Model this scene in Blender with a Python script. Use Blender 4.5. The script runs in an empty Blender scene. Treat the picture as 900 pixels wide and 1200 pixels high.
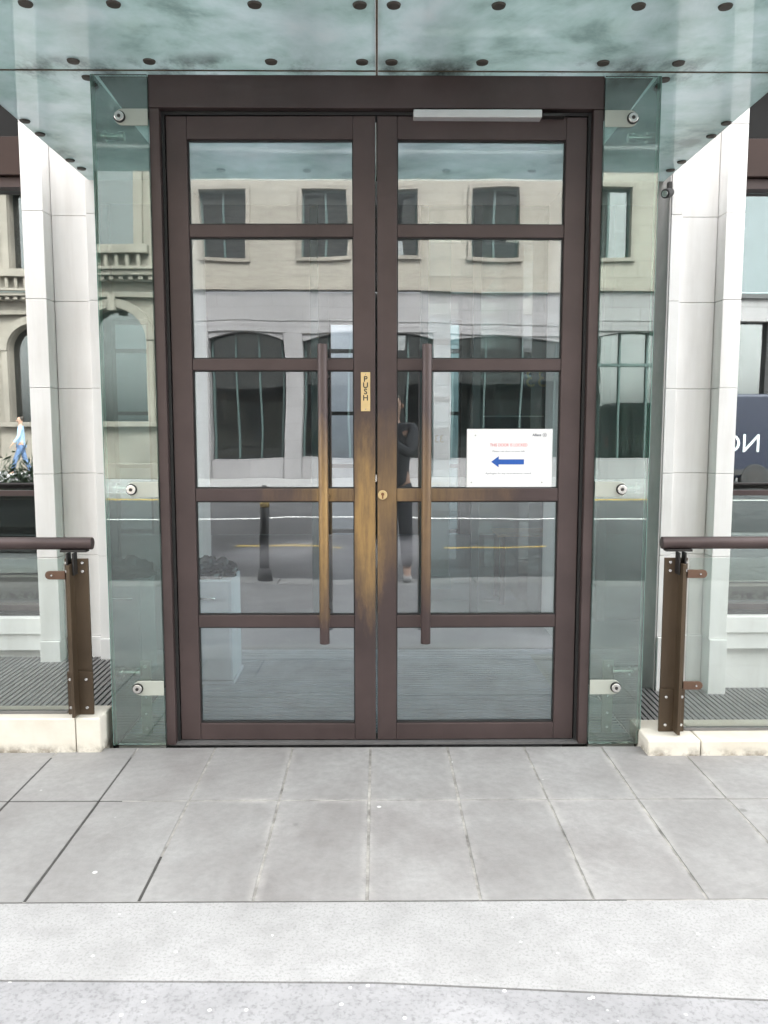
import bpy, bmesh, math, random
from mathutils import Vector, Matrix
random.seed(7)
R = math.radians
sc = bpy.context.scene
col = sc.collection

# ------------------------------------------------------------------ helpers
WL = {}
def wl(o):
    return WL.get(o.name, Vector((0, 0, 0))) if o else Vector((0, 0, 0))

def tag(o, label=None, cat=None, group=None, kind=None):
    if label: o['label'] = label
    if cat: o['category'] = cat
    if group: o['group'] = group
    if kind: o['kind'] = kind
    return o

def empty(name, loc, label, cat, group=None, rz=0):
    o = bpy.data.objects.new(name, None)
    col.objects.link(o)
    o.empty_display_size = .1
    o.location = loc
    o.rotation_euler = (0, 0, rz)
    WL[o.name] = Vector(loc)
    return tag(o, label, cat, group)

class MB:
    def __init__(s): s.v = []; s.f = []; s.sm = []
    def add(s, vs, fs, smooth=False):
        n = len(s.v); s.v += [tuple(v) for v in vs]
        for f in fs:
            s.f.append([i + n for i in f]); s.sm.append(smooth)
        return s
    def box(s, x0, x1, y0, y1, z0, z1):
        x0, x1 = min(x0, x1), max(x0, x1); y0, y1 = min(y0, y1), max(y0, y1); z0, z1 = min(z0, z1), max(z0, z1)
        vs = [(x, y, z) for z in (z0, z1) for y in (y0, y1) for x in (x0, x1)]
        return s.add(vs, [(0, 2, 3, 1), (4, 5, 7, 6), (0, 1, 5, 4), (2, 6, 7, 3), (0, 4, 6, 2), (1, 3, 7, 5)])
    def quad(s, a, b, c, d): return s.add([a, b, c, d], [(0, 1, 2, 3)])
    def cyl(s, a, b, r, n=20, r2=None, caps=True):
        a = Vector(a); b = Vector(b); d = (b - a).normalized()
        u = d.orthogonal().normalized(); w = d.cross(u)
        r2 = r if r2 is None else r2
        k = len(s.v)
        vs = []
        for p, q in ((a, r), (b, r2)):
            for i in range(n):
                t = 2 * math.pi * i / n
                vs.append(p + u * (q * math.cos(t)) + w * (q * math.sin(t)))
        s.add(vs, [(i, (i + 1) % n, n + (i + 1) % n, n + i) for i in range(n)], True)
        if caps:
            s.f.append([k + i for i in reversed(range(n))]); s.sm.append(False)
            s.f.append([k + n + i for i in range(n)]); s.sm.append(False)
        return s
    def prism(s, pts, y0, y1):       # outline in XZ extruded along Y
        n = len(pts)
        vs = [(x, y0, z) for x, z in pts] + [(x, y1, z) for x, z in pts]
        fs = [tuple(range(n)), tuple(reversed(range(n, 2 * n)))]
        fs += [(i, n + i, n + (i + 1) % n, (i + 1) % n) for i in range(n)]
        return s.add(vs, fs)
    def prism_x(s, pts, x0, x1):     # outline in YZ extruded along X
        n = len(pts)
        vs = [(x0, y, z) for y, z in pts] + [(x1, y, z) for y, z in pts]
        fs = [tuple(reversed(range(n))), tuple(range(n, 2 * n))]
        fs += [((i + 1) % n, n + (i + 1) % n, n + i, i) for i in range(n)]
        return s.add(vs, fs)
    def build(s, name, mat, parent=None, bevel=0, label=None, cat=None, group=None, kind=None, seg=2):
        me = bpy.data.meshes.new(name)
        lo = [min(v[i] for v in s.v) for i in range(3)]; hi = [max(v[i] for v in s.v) for i in range(3)]
        c = Vector(((lo[0] + hi[0]) / 2, (lo[1] + hi[1]) / 2, lo[2]))
        me.from_pydata([(Vector(v) - c) for v in s.v], [], s.f)
        me.polygons.foreach_set('use_smooth', s.sm)
        bm = bmesh.new(); bm.from_mesh(me); bmesh.ops.recalc_face_normals(bm, faces=bm.faces); bm.to_mesh(me); bm.free()
        me.materials.append(mat)
        o = bpy.data.objects.new(name, me); col.objects.link(o)
        if parent: o.parent = parent
        o.location = c - wl(parent)
        WL[o.name] = c
        if bevel:
            m = o.modifiers.new('Bevel', 'BEVEL'); m.width = bevel; m.segments = seg; m.limit_method = 'ANGLE'; m.angle_limit = R(50)
        return tag(o, label, cat, group, kind)

def text(name, body, size, loc, mat, parent, face=-1, ext=.0006, width=None, align='CENTER', spacing=1.0, linespace=1.0, bold=0, label=None):
    """standing lettering whose baseline centre is loc; face -1 reads from -Y, +1 reads from +Y"""
    cu = bpy.data.curves.new(name, 'FONT')
    cu.body = body; cu.size = size; cu.extrude = ext; cu.align_x = align
    cu.space_character = spacing; cu.space_line = linespace; cu.offset = bold
    t = bpy.data.objects.new('tmp', cu); col.objects.link(t)
    bpy.context.view_layer.update()
    dg = bpy.context.evaluated_depsgraph_get()
    me = bpy.data.meshes.new_from_object(t.evaluated_get(dg))
    bpy.data.objects.remove(t); bpy.data.curves.remove(cu)
    me.transform(Matrix.Rotation(R(90), 4, 'X'))
    if width:
        xs = [v.co.x for v in me.vertices]; k = width / (max(xs) - min(xs))
        me.transform(Matrix.Scale(k, 4, (1, 0, 0)))
    if face > 0: me.transform(Matrix.Rotation(math.pi, 4, 'Z'))
    me.materials.clear(); me.materials.append(mat)
    o = bpy.data.objects.new(name, me); col.objects.link(o)
    if parent: o.parent = parent
    o.location = Vector(loc) - wl(parent)
    WL[o.name] = Vector(loc)
    if label: o['label'] = label
    return o

# ------------------------------------------------------------------ materials
class NT:
    def __init__(s, name):
        s.m = bpy.data.materials.new(name); s.m.use_nodes = True
        s.t = s.m.node_tree; s.t.nodes.clear()
        s.out = s.t.nodes.new('ShaderNodeOutputMaterial')
    def n(s, ty, **kw):
        nd = s.t.nodes.new(ty)
        for k, v in kw.items():
            if k.startswith('_'): setattr(nd, k[1:], v)
            else: nd.inputs[k.replace('__', ' ')].default_value = v
        return nd
    def l(s, a, b): s.t.links.new(a, b)
    def ramp(s, src, stops):
        r = s.n('ShaderNodeValToRGB'); e = r.color_ramp.elements
        while len(e) < len(stops): e.new(.5)
        for i, (p, c) in enumerate(stops):
            e[i].position = p; e[i].color = (c, c, c, 1) if not hasattr(c, '__len__') else (*c, 1)
        s.l(src, r.inputs[0]); return r.outputs[0]
    def noise(s, scale, detail=4, rough=.55, coord=None, dist=0, stretch=None):
        nd = s.n('ShaderNodeTexNoise', Scale=scale, Detail=detail, Roughness=rough, Distortion=dist)
        c = coord or s.pos()
        if stretch:
            mp = s.n('ShaderNodeMapping'); mp.inputs['Scale'].default_value = stretch
            s.l(c, mp.inputs[0]); c = mp.outputs[0]
        s.l(c, nd.inputs['Vector']); return nd.outputs[0]
    def pos(s):
        if not hasattr(s, '_p'): s._p = s.n('ShaderNodeNewGeometry')
        return s._p.outputs['Position']
    def geo(s): s.pos(); return s._p
    def mixc(s, fac, a, b, blend='MIX'):
        m = s.n('ShaderNodeMix', _data_type='RGBA', _blend_type=blend)
        for val, i in ((fac, 0), (a, 6), (b, 7)):
            if hasattr(val, 'is_output'): s.l(val, m.inputs[i])
            elif hasattr(val, '__len__'): m.inputs[i].default_value = (*val, 1)
            else: m.inputs[i].default_value = val
        return m.outputs[2]
    def math(s, op, a, b=0, clamp=False):
        m = s.n('ShaderNodeMath', _operation=op, _use_clamp=clamp)
        for i, v in enumerate((a, b)):
            if hasattr(v, 'is_output'): s.l(v, m.inputs[i])
            else: m.inputs[i].default_value = v
        return m.outputs[0]
    def bump(s, h, strength=.3, dist=.01):
        b = s.n('ShaderNodeBump', Strength=strength, Distance=dist); s.l(h, b.inputs['Height']); return b.outputs[0]
    def pbr(s, color, rough=.6, metal=0, normal=None, spec=.5, coat=0):
        p = s.n('ShaderNodeBsdfPrincipled')
        for v, k in ((color, 'Base Color'), (rough, 'Roughness'), (metal, 'Metallic')):
            if hasattr(v, 'is_output'): s.l(v, p.inputs[k])
            elif hasattr(v, '__len__'): p.inputs[k].default_value = (*v, 1)
            else: p.inputs[k].default_value = v
        p.inputs['Specular IOR Level'].default_value = spec
        p.inputs['Coat Weight'].default_value = coat
        if normal: s.l(normal, p.inputs['Normal'])
        s.l(p.outputs[0], s.out.inputs[0]); return s.m

def simple(name, c, rough=.6, metal=0, var=.12, scale=6, bump=0, bscale=60, spec=.5, stretch=None):
    t = NT(name)
    n = t.noise(scale, 5, .6, stretch=stretch)
    a = tuple(max(0, x * (1 - var)) for x in c); b = tuple(min(1, x * (1 + var)) for x in c)
    colr = t.mixc(t.ramp(n, [(.3, 0), (.7, 1)]), a, b)
    nr = t.bump(t.noise(bscale, 3), bump, .004) if bump else None
    return t.pbr(colr, rough, metal, nr, spec)

def bronze_mat(name, wear=True, base=(.066, .0465, .045), browner=0):
    t = NT(name)
    n = t.noise(3.0, 6, .6); fine = t.noise(60, 3)
    c = t.mixc(t.ramp(n, [(.35, 0), (.7, 1)]), tuple(x * .85 for x in base), tuple(x * 1.2 for x in base))
    metal = .35
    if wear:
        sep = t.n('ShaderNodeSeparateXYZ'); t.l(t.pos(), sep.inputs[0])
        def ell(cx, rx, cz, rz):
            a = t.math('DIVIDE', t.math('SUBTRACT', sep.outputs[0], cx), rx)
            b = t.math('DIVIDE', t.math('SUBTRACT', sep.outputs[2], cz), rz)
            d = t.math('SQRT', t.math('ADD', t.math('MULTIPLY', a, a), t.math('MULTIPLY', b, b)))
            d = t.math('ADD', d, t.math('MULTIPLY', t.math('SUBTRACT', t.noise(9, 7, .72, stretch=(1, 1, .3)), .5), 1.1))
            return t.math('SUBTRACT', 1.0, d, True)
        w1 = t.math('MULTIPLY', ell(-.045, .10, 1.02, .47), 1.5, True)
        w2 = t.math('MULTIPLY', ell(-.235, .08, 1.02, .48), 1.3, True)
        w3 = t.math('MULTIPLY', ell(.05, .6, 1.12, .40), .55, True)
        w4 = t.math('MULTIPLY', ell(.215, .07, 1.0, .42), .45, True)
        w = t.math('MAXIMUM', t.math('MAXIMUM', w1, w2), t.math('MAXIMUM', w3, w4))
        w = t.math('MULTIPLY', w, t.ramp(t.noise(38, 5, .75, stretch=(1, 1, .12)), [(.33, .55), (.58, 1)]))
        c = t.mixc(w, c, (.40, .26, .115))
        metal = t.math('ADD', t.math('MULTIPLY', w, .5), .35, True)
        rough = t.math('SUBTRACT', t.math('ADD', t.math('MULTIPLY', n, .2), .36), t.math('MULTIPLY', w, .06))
    else:
        rough = t.math('ADD', t.math('MULTIPLY', n, .2), .33)
    # dust and scuffs close to the ground
    return t.pbr(c, rough, metal, t.bump(fine, .04, .002))

def glass_mat(name, refl=.25, tint=(.9, .95, .93), wav=.0, wscale=1.2, rough=0.0, milk=0.0, grad=None):
    t = NT(name)
    tr = t.n('ShaderNodeBsdfTransparent'); tr.inputs[0].default_value = (*tint, 1)
    gl = t.n('ShaderNodeBsdfGlossy'); gl.inputs['Roughness'].default_value = rough
    gl.inputs[0].default_value = (.97, 1, .99, 1)
    if wav:
        nb = t.bump(t.noise(wscale, 1.5, .4), 1.0, wav)
        t.l(nb, gl.inputs['Normal'])
    fr = t.n('ShaderNodeFresnel', IOR=1.5)
    fac = t.math('ADD', fr.outputs[0], refl, True)
    mx = t.n('ShaderNodeMixShader'); t.l(fac, mx.inputs[0]); t.l(tr.outputs[0], mx.inputs[1]); t.l(gl.outputs[0], mx.inputs[2])
    last = mx.outputs[0]
    # a thin film of street dust
    df = t.n('ShaderNodeBsdfDiffuse'); df.inputs[0].default_value = (.55, .56, .54, 1)
    d = t.ramp(t.noise(5, 6, .65, stretch=(1, 1, .4)), [(.4, milk * .5), (.75, milk * 1.3 + .01)])
    m2 = t.n('ShaderNodeMixShader'); t.l(d, m2.inputs[0]); t.l(last, m2.inputs[1]); t.l(df.outputs[0], m2.inputs[2])
    t.l(m2.outputs[0], t.out.inputs[0])
    return t.m

def canopy_glass():
    t = NT('canopy dirty glass')
    big = t.noise(1.6, 7, .66, dist=.6)
    mid = t.noise(6.5, 5, .6, dist=.3)
    mott = t.math('ADD', t.math('MULTIPLY', big, .65), t.math('MULTIPLY', mid, .35))
    sep = t.n('ShaderNodeSeparateXYZ'); t.l(t.pos(), sep.inputs[0])
    # rain-washed grime banks up along the joint above the doors
    e = t.math('ABSOLUTE', t.math('ADD', sep.outputs[1], .05))
    near = t.math('SUBTRACT', 1, t.math('MULTIPLY', e, 5.5), True)
    near = t.math('MULTIPLY', near, t.ramp(t.noise(4.2, 5, .7, stretch=(1, .6, 1)), [(.50, 0), (.68, .9)]))
    c = t.ramp(mott, [(.34, (.40, .50, .48)), (.46, (.66, .79, .77)), (.57, (.80, .90, .91)), (.68, (.91, .96, .97))])
    c = t.mixc(near, c, (.03, .028, .022))
    tl = t.n('ShaderNodeBsdfTranslucent'); t.l(c, tl.inputs[0])
    df = t.n('ShaderNodeBsdfDiffuse'); t.l(c, df.inputs[0])
    tr = t.n('ShaderNodeBsdfTransparent'); t.l(c, tr.inputs[0])
    m0 = t.n('ShaderNodeMixShader', Fac=.25); t.l(tl.outputs[0], m0.inputs[1]); t.l(df.outputs[0], m0.inputs[2])
    m1 = t.n('ShaderNodeMixShader', Fac=.22); t.l(m0.outputs[0], m1.inputs[1]); t.l(tr.outputs[0], m1.inputs[2])
    gl = t.n('ShaderNodeBsdfGlossy'); gl.inputs['Roughness'].default_value = .03
    fr = t.n('ShaderNodeFresnel', IOR=1.45)
    m2 = t.n('ShaderNodeMixShader'); t.l(t.math('ADD', t.math('MULTIPLY', fr.outputs[0], 1.0), .06, True), m2.inputs[0])
    t.l(m1.outputs[0], m2.inputs[1]); t.l(gl.outputs[0], m2.inputs[2])
    t.l(m2.outputs[0], t.out.inputs[0])
    return t.m

def stone_white():
    t = NT('white portland stone')
    n = t.noise(2.2, 6, .6); f = t.noise(45, 4, .6); st = t.noise(7, 5, .6, stretch=(1, 1, .12))
    c = t.mixc(t.ramp(n, [(.3, 0), (.7, 1)]), (.76, .745, .725), (.84, .83, .815))
    c = t.mixc(t.ramp(st, [(.48, 0), (.80, .45)]), c, (.52, .49, .45))
    return t.pbr(c, .6, 0, t.bump(f, .12, .003))

def stone_plinth():
    t = NT('cream limestone plinth')
    n = t.noise(3, 6, .65); f = t.noise(80, 4, .6)
    c = t.mixc(t.ramp(n, [(.3, 0), (.7, 1)]), (.60, .55, .46), (.74, .71, .63))
    sep = t.n('ShaderNodeSeparateXYZ'); t.l(t.pos(), sep.inputs[0])
    low = t.math('SUBTRACT', 1, t.math('MULTIPLY', sep.outputs[2], 22), True)
    low = t.math('MULTIPLY', low, t.ramp(t.noise(14, 5, .7), [(.42, 0), (.62, 1)]))
    c = t.mixc(low, c, (.20, .17, .13))
    return t.pbr(c, .75, 0, t.bump(f, .25, .003))

def paving_mat():
    t = NT('york stone paving')
    g = t.geo()
    n = t.noise(1.7, 7, .65); f = t.noise(28, 6, .7); v = t.noise(170, 2, .5)
    c = t.mixc(t.ramp(n, [(.34, 0), (.68, 1)]), (.215, .203, .197), (.335, .33, .322))
    c = t.mixc(t.ramp(g.outputs['Random Per Island'], [(0, 0), (1, .22)]), c, (.18, .185, .18))
    c = t.mixc(t.ramp(f, [(.35, .28), (.6, 0)]), c, (.12, .12, .115))
    c = t.mixc(t.ramp(t.noise(3.3, 6, .7, dist=.5), [(.60, 0), (.74, .45)]), c, (.36, .355, .345))
    # old mortar smeared over the edges of the slabs
    sp = t.n('ShaderNodeSeparateXYZ'); t.l(t.pos(), sp.inputs[0])
    fx = t.math('FRACT', t.math('DIVIDE', t.math('ADD', sp.outputs[0], .033 + 3.505 + .17525), .3505))
    dxj = t.math('ABSOLUTE', t.math('SUBTRACT', fx, .5))
    dyj = t.math('MULTIPLY', t.math('ABSOLUTE', t.math('ADD', sp.outputs[1], .585)), 2.85)
    dj = t.math('MINIMUM', dxj, dyj)
    sm = t.math('SUBTRACT', 1, t.math('MULTIPLY', dj, 11), True)
    sm = t.math('MULTIPLY', sm, t.ramp(t.noise(5.5, 7, .72, dist=.4), [(.42, 0), (.70, .75)]))
    right = t.ramp(t.math('ADD', t.math('MULTIPLY', sp.outputs[0], .5), .5), [(.05, 0), (.25, 1)])
    c = t.mixc(t.math('MULTIPLY', sm, right), c, (.45, .435, .41))
    e2 = t.math('SUBTRACT', 1, t.math('MULTIPLY', dj, 30), True)
    c = t.mixc(t.math('MULTIPLY', e2, t.ramp(t.noise(16, 5, .7), [(.45, 0), (.65, .6)])), c, (.10, .10, .095))
    # chewing gum and stains
    vo = t.n('ShaderNodeTexVoronoi', Scale=3.1, Randomness=1.0); t.l(t.pos(), vo.inputs['Vector'])
    c = t.mixc(t.ramp(vo.outputs['Distance'], [(.03, .65), (.055, 0)]), c, (.13, .13, .125))
    vo2 = t.n('ShaderNodeTexVoronoi', Scale=4.3, Randomness=1.0)
    mp = t.n('ShaderNodeMapping'); mp.inputs['Location'].default_value = (3.7, 1.3, .4); t.l(t.pos(), mp.inputs[0]); t.l(mp.outputs[0], vo2.inputs['Vector'])
    c = t.mixc(t.ramp(vo2.outputs['Distance'], [(.028, .85), (.045, 0)]), c, (.68, .68, .66))
    h = t.math('ADD', t.math('MULTIPLY', f, .6), t.math('MULTIPLY', v, .4))
    return t.pbr(c, t.math('ADD', t.math('MULTIPLY', n, .25), .42), 0, t.bump(h, .35, .004))

def granular(name, c0, c1, speck=(.8, .8, .78), sp=.12, scale=150, stain=.5):
    t = NT(name)
    n = t.noise(2.1, 6, .6); g = t.noise(scale, 4, .75); h = t.noise(scale * .3, 4, .7)
    c = t.mixc(t.ramp(n, [(.3, 0), (.7, 1)]), c0, c1)
    c = t.mixc(t.ramp(g, [(.36, .55), (.50, 0)]), c, tuple(x * .55 for x in c0))
    c = t.mixc(t.ramp(t.noise(9, 6, .7), [(.36, .28), (.55, 0)]), c, tuple(x * .6 for x in c0))
    vo = t.n('ShaderNodeTexVoronoi', Scale=46, Randomness=1.0); t.l(t.pos(), vo.inputs['Vector'])
    rnd = t.n('ShaderNodeTexWhiteNoise'); t.l(vo.outputs['Color'], rnd.inputs['Vector'])
    m = t.math('MULTIPLY', t.ramp(vo.outputs['Distance'], [(.16, 1), (.28, 0)]), t.ramp(rnd.outputs['Value'], [(1 - sp - .01, 0), (1 - sp, 1)]))
    c = t.mixc(m, c, speck)
    vo3 = t.n('ShaderNodeTexVoronoi', Scale=2.3, Randomness=1.0); t.l(t.pos(), vo3.inputs['Vector'])
    c = t.mixc(t.ramp(t.math('ADD', vo3.outputs['Distance'], t.math('MULTIPLY', t.math('SUBTRACT', h, .5), .12)), [(.03, stain), (.06, 0)]), c, tuple(x * .45 for x in c0))
    return t.pbr(c, .85, 0, t.bump(t.math('ADD', g, h), .12, .003))

M = {}
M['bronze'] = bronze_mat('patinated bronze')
M['bronze_plain'] = bronze_mat('dark bronze', False)
M['post'] = bronze_mat('brown bronze plate', False, (.075, .052, .032))
M['clip'] = bronze_mat('copper brown clip', False, (.13, .075, .05))
M['door_glass'] = glass_mat('door glass', .085, (.92, .935, .96), .0018, 1.5, milk=.012)
M['fin_glass'] = glass_mat('screen glass', .11, (.76, .87, .84), .001, 1.3, milk=.02)
M['side_glass'] = glass_mat('side screen glass', .04, (.74, .86, .83), 0, milk=.05)
M['rail_glass'] = glass_mat('railing glass', .03, (.93, .965, .95), 0, milk=.035)
M['win_glass'] = glass_mat('window glass', .27, (.42, .5, .5), .001, .9, milk=.01)
M['lobby_glass'] = glass_mat('lobby partition glass', .05, (.70, .85, .82), 0)
M['edge'] = simple('green glass edge', (.22, .42, .36), .15, 0, .15)
M['canopy'] = canopy_glass()
M['stone'] = stone_white()
M['plinth'] = stone_plinth()
M['paving'] = paving_mat()
M['mortar'] = simple('mortar joint', (.27, .26, .24), .9, 0, .55, 11)
M['mortar_dark'] = simple('open joint dirt', (.05, .048, .045), .95, 0, .3, 20)
M['concrete'] = granular('fine smooth concrete', (.29, .287, .281), (.355, .352, .347), sp=.003, scale=110)
M['tarmac'] = granular('worn pale asphalt', (.23, .228, .232), (.32, .317, .32), sp=.07, scale=75)
M['road'] = granular('asphalt road', (.055, .055, .058), (.085, .085, .088), (.25, .25, .25), .06, 60)
M['white_paint'] = simple('road white', (.7, .7, .68), .7, 0, .1)
M['yellow_paint'] = simple('road yellow', (.55, .38, .08), .7, 0, .15)
M['steel'] = simple('polished steel', (.62, .61, .59), .22, 1, .06)
M['pale_steel'] = simple('satin clear fitting plate', (.40, .42, .37), .35, .2, .06)
M['rubber'] = simple('black rubber', (.015, .015, .015), .6)
M['bolt_metal'] = simple('weathered bolt', (.075, .065, .055), .6, .3)
M['dark_metal'] = simple('dark metal', (.035, .033, .032), .45, .5)
M['brass'] = simple('brass plate', (.66, .50, .26), .38, .7, .08, 20)
M['black_letter'] = simple('black enamel', (.03, .025, .02), .5)
M['paper'] = simple('white paper', (.74, .74, .74), .7, 0, .02)
M['red_ink'] = simple('red ink', (.60, .03, .03), .6)
M['blue_ink'] = simple('blue ink', (.012, .085, .36), .6, 0, .1)
M['grey_ink'] = simple('grey ink', (.05, .06, .09), .6)
M['gold'] = simple('gold leaf', (.55, .40, .16), .4, .6)
M['closer'] = simple('silver door closer cover', (.60, .60, .60), .4, .4, .05)
M['mat'] = simple('entrance matting', (.46, .49, .56), .7, 0, .2, 4)
M['floor'] = simple('lobby stone floor', (.33, .33, .34), .3, 0, .15, 1.5)
M['grille'] = simple('floor grille aluminium', (.20, .197, .195), .45, .5, .15)
M['grille_pale'] = simple('pale threshold grille', (.42, .44, .42), .4, .4, .12)
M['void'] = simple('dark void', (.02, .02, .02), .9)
M['cabinet'] = simple('grey blue cabinet', (.72, .77, .84), .45, 0, .05)
M['plastic'] = simple('black plastic bag', (.02, .02, .024), .25, 0, .3, 30, .4, 40)
M['inner_wall'] = simple('lobby wall', (.19, .20, .20), .7, 0, .1, 1)
M['white_wall'] = simple('white plaster', (.78, .79, .80), .8, 0, .04, 1)
M['ceiling'] = simple('lobby ceiling', (.45, .45, .44), .8)
M['wood'] = simple('orange wood slat', (.48, .24, .08), .5, 0, .25, 8, stretch=(.2, 6, 6))
M['dark_wood'] = simple('dark wood', (.05, .03, .02), .5)
def ashlar(name, c, w, h):
    t = NT(name)
    sp = t.n('ShaderNodeSeparateXYZ'); t.l(t.pos(), sp.inputs[0])
    cb_ = t.n('ShaderNodeCombineXYZ'); t.l(sp.outputs[0], cb_.inputs[0]); t.l(sp.outputs[2], cb_.inputs[1])
    br = t.n('ShaderNodeTexBrick', Scale=1.0); br.inputs['Mortar Size'].default_value = .012; br.inputs['Brick Width'].default_value = w; br.inputs['Row Height'].default_value = h
    br.inputs['Color1'].default_value = (*c, 1); br.inputs['Color2'].default_value = (*[x * .90 for x in c], 1); br.inputs['Mortar'].default_value = (*[x * .62 for x in c], 1)
    t.l(cb_.outputs[0], br.inputs['Vector'])
    st = t.noise(1.1, 7, .65, stretch=(1, 1, .18)); f = t.noise(12, 4, .6)
    cc = t.mixc(t.ramp(st, [(.45, 0), (.75, .5)]), br.outputs[0], tuple(x * .6 for x in c))
    cc = t.mixc(t.ramp(f, [(.35, .2), (.6, 0)]), cc, tuple(x * .6 for x in c))
    return t.pbr(cc, .85, 0, t.bump(f, .2, .01))
M['beige'] = ashlar('beige stone ashlar', (.27, .25, .21), 1.1, .46)
M['band'] = ashlar('pale grey stone', (.25, .243, .243), 1.6, .52)
M['ornate'] = simple('weathered victorian stone', (.21, .19, .16), .85, 0, .22, .9, .2, 15)
M['render'] = simple('grey render', (.16, .19, .195), .8, 0, .08, .4)
M['opp_glass'] = glass_mat('opposite window glass', .10, (.25, .30, .29), .01, .5)
M['opp_dark'] = simple('dark shop interior', (.03, .035, .034), .9, 0, .5, .8)
M['teal_frame'] = simple('teal painted frame', (.045, .075, .07), .5)
M['dark_frame'] = simple('dark window frame', (.04, .04, .04), .5)
M['leaf'] = simple('shrub leaves', (.05, .10, .035), .6, 0, .5, 14)
M['leaf_light'] = simple('bright shrub leaves', (.10, .20, .05), .6, 0, .4, 14)
M['black_paint'] = simple('black planter paint', (.015, .015, .017), .35)
M['soil'] = simple('soil', (.04, .03, .02), .95)
M['van_blue'] = simple('navy van paint', (.012, .016, .032), .25, .2, .05)
M['van_white'] = simple('pale van lettering', (.55, .6, .6), .5)
M['tyre'] = simple('tyre rubber', (.02, .02, .02), .8)
M['lamp'] = simple('lamp lens', (.6, .6, .6), .2)
M['lamp_red'] = simple('red lamp lens', (.4, .02, .02), .2)
M['skin'] = simple('skin', (.46, .29, .21), .55)
M['hair'] = simple('dark hair', (.03, .022, .016), .6)
M['jacket'] = simple('dark jacket', (.03, .032, .038), .8)
M['trousers'] = simple('dark trousers', (.03, .032, .04), .85)
M['blue_shirt'] = simple('light blue shirt', (.32, .46, .62), .8)
M['blue_jeans'] = simple('blue jeans', (.10, .16, .28), .85)
M['shoe'] = simple('pale trainers', (.55, .55, .56), .6)
M['phone'] = simple('phone body', (.02, .02, .02), .2)

# ------------------------------------------------------------------ ground
XJ = [-3.9 + .352 * k for k in range(0, 24)]
sh = min(XJ, key=lambda x: abs(x + .033)); XJ = [x - sh - .033 for x in XJ]
xj = [-.033 + .3505 * k for k in range(-10, 14)]
b = MB()
g = .0045
def slab(x0, x1, y0, y1):
    z = random.uniform(-.0006, .0006)
    b.box(x0 + g, x1 - g, y0 + g, y1 - g, -.06, z)
for r, (y0, y1) in enumerate([(-.585, -.05), (-1.27, -.585)]):
    for i in range(len(xj) - 1): slab(xj[i] + random.uniform(-.002, .002), xj[i + 1], y0, y1)
pav = b.build('paving_slabs', M['paving'], None, .0012, kind='structure')
MB().box(-4.2, 4.2, -1.27, -.05, -.10, -.0024).build('paving_joints', M['mortar'], None, kind='structure')
d = MB()
for x, y0, y1 in ((xj[7], -1.262, -.16), (xj[8], -1.262, -1.0), (xj[6], -1.262, -.16)):
    d.box(x - .004, x + .004, y0, y1, -.02, -.0012)
d.box(xj[4], xj[7] + .09, -.588, -.582, -.02, -.0012)
d.box(xj[0], xj[12] + .1, -1.274, -1.268, -.02, -.0011)
d.build('open_joints', M['mortar_dark'], None, kind='structure')
pts = [(-9, -1.36), (-1.7, -1.612), (0, -1.64), (1.0, -1.715), (9, -2.0)]
b = MB()
for i in range(len(pts) - 1):
    (xa, ya), (xb, yb) = pts[i], pts[i + 1]
    ya1, yb1 = -1.274, -1.274
    b.add([(xa, ya + .002, 0), (xb, yb + .002, 0), (xb, yb1, 0), (xa, ya1, 0), (xa, ya + .002, -.08), (xb, yb + .002, -.08), (xb, yb1, -.08), (xa, ya1, -.08)],
          [(0, 1, 2, 3), (4, 5, 1, 0), (7, 6, 5, 4), (3, 2, 6, 7)])
b.build('pavement_strip', M['concrete'], None, kind='structure')
b = MB()
for i in range(len(pts) - 1):
    (xa, ya), (xb, yb) = pts[i], pts[i + 1]
    b.add([(xa, -3.75, -.003), (xb, -3.75, -.003), (xb, yb - .0015, -.003), (xa, ya - .0015, -.003), (xa, -3.75, -.1), (xb, -3.75, -.1), (xb, yb - .004, -.1), (xa, ya - .004, -.1)],
          [(0, 1, 2, 3), (2, 6, 7, 3), (0, 4, 5, 1)])
b.build('pavement', M['tarmac'], None, kind='structure')
MB().box(-40, -9.002, -3.75, -.3, -.1, -.002).box(9.002, 40, -3.75, -.3, -.1, -.002).box(-9, -4.202, -1.27, -.3, -.1, -.002).box(4.202, 9, -1.27, -.3, -.1, -.002).build('side_pavement', M['concrete'], None, kind='structure')
b = MB(); k = MB()
for i in range(-40, 40):
    k.box(i + .004, i + .996, -4.05, -3.753, -.2, .001)
    k.box(i + .004, i + .996, -14.75, -14.453, -.2, .001)
k.build('kerb', M['concrete'], None, .012, kind='structure')
MB().box(-40, 40, -19.6, -14.755, -.2, -.001).build('far_pavement', M['concrete'], None, kind='structure')
MB().box(-200, 200, -200, 200, -1.6, -.95).build('ground', M['road'], None, kind='structure')
MB().box(-200, 200, -14.45, -4.052, -.3, -.12).build('road', M['road'], None, kind='structure')
b = MB()
b.box(-40, 40, -10.36, -10.24, -.119, -.116)
b.build('road_line', M['white_paint'], None, kind='structure')
b = MB()
b.box(-40, 40, -14.30, -14.22, -.119, -.116).box(-40, 40, -14.12, -14.04, -.119, -.116)
for x in range(-20, 20, 3): b.box(x, x + 1.4, -7.02, -6.93, -.119, -.116)
b.build('road_marking', M['yellow_paint'], None, kind='structure')

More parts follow.
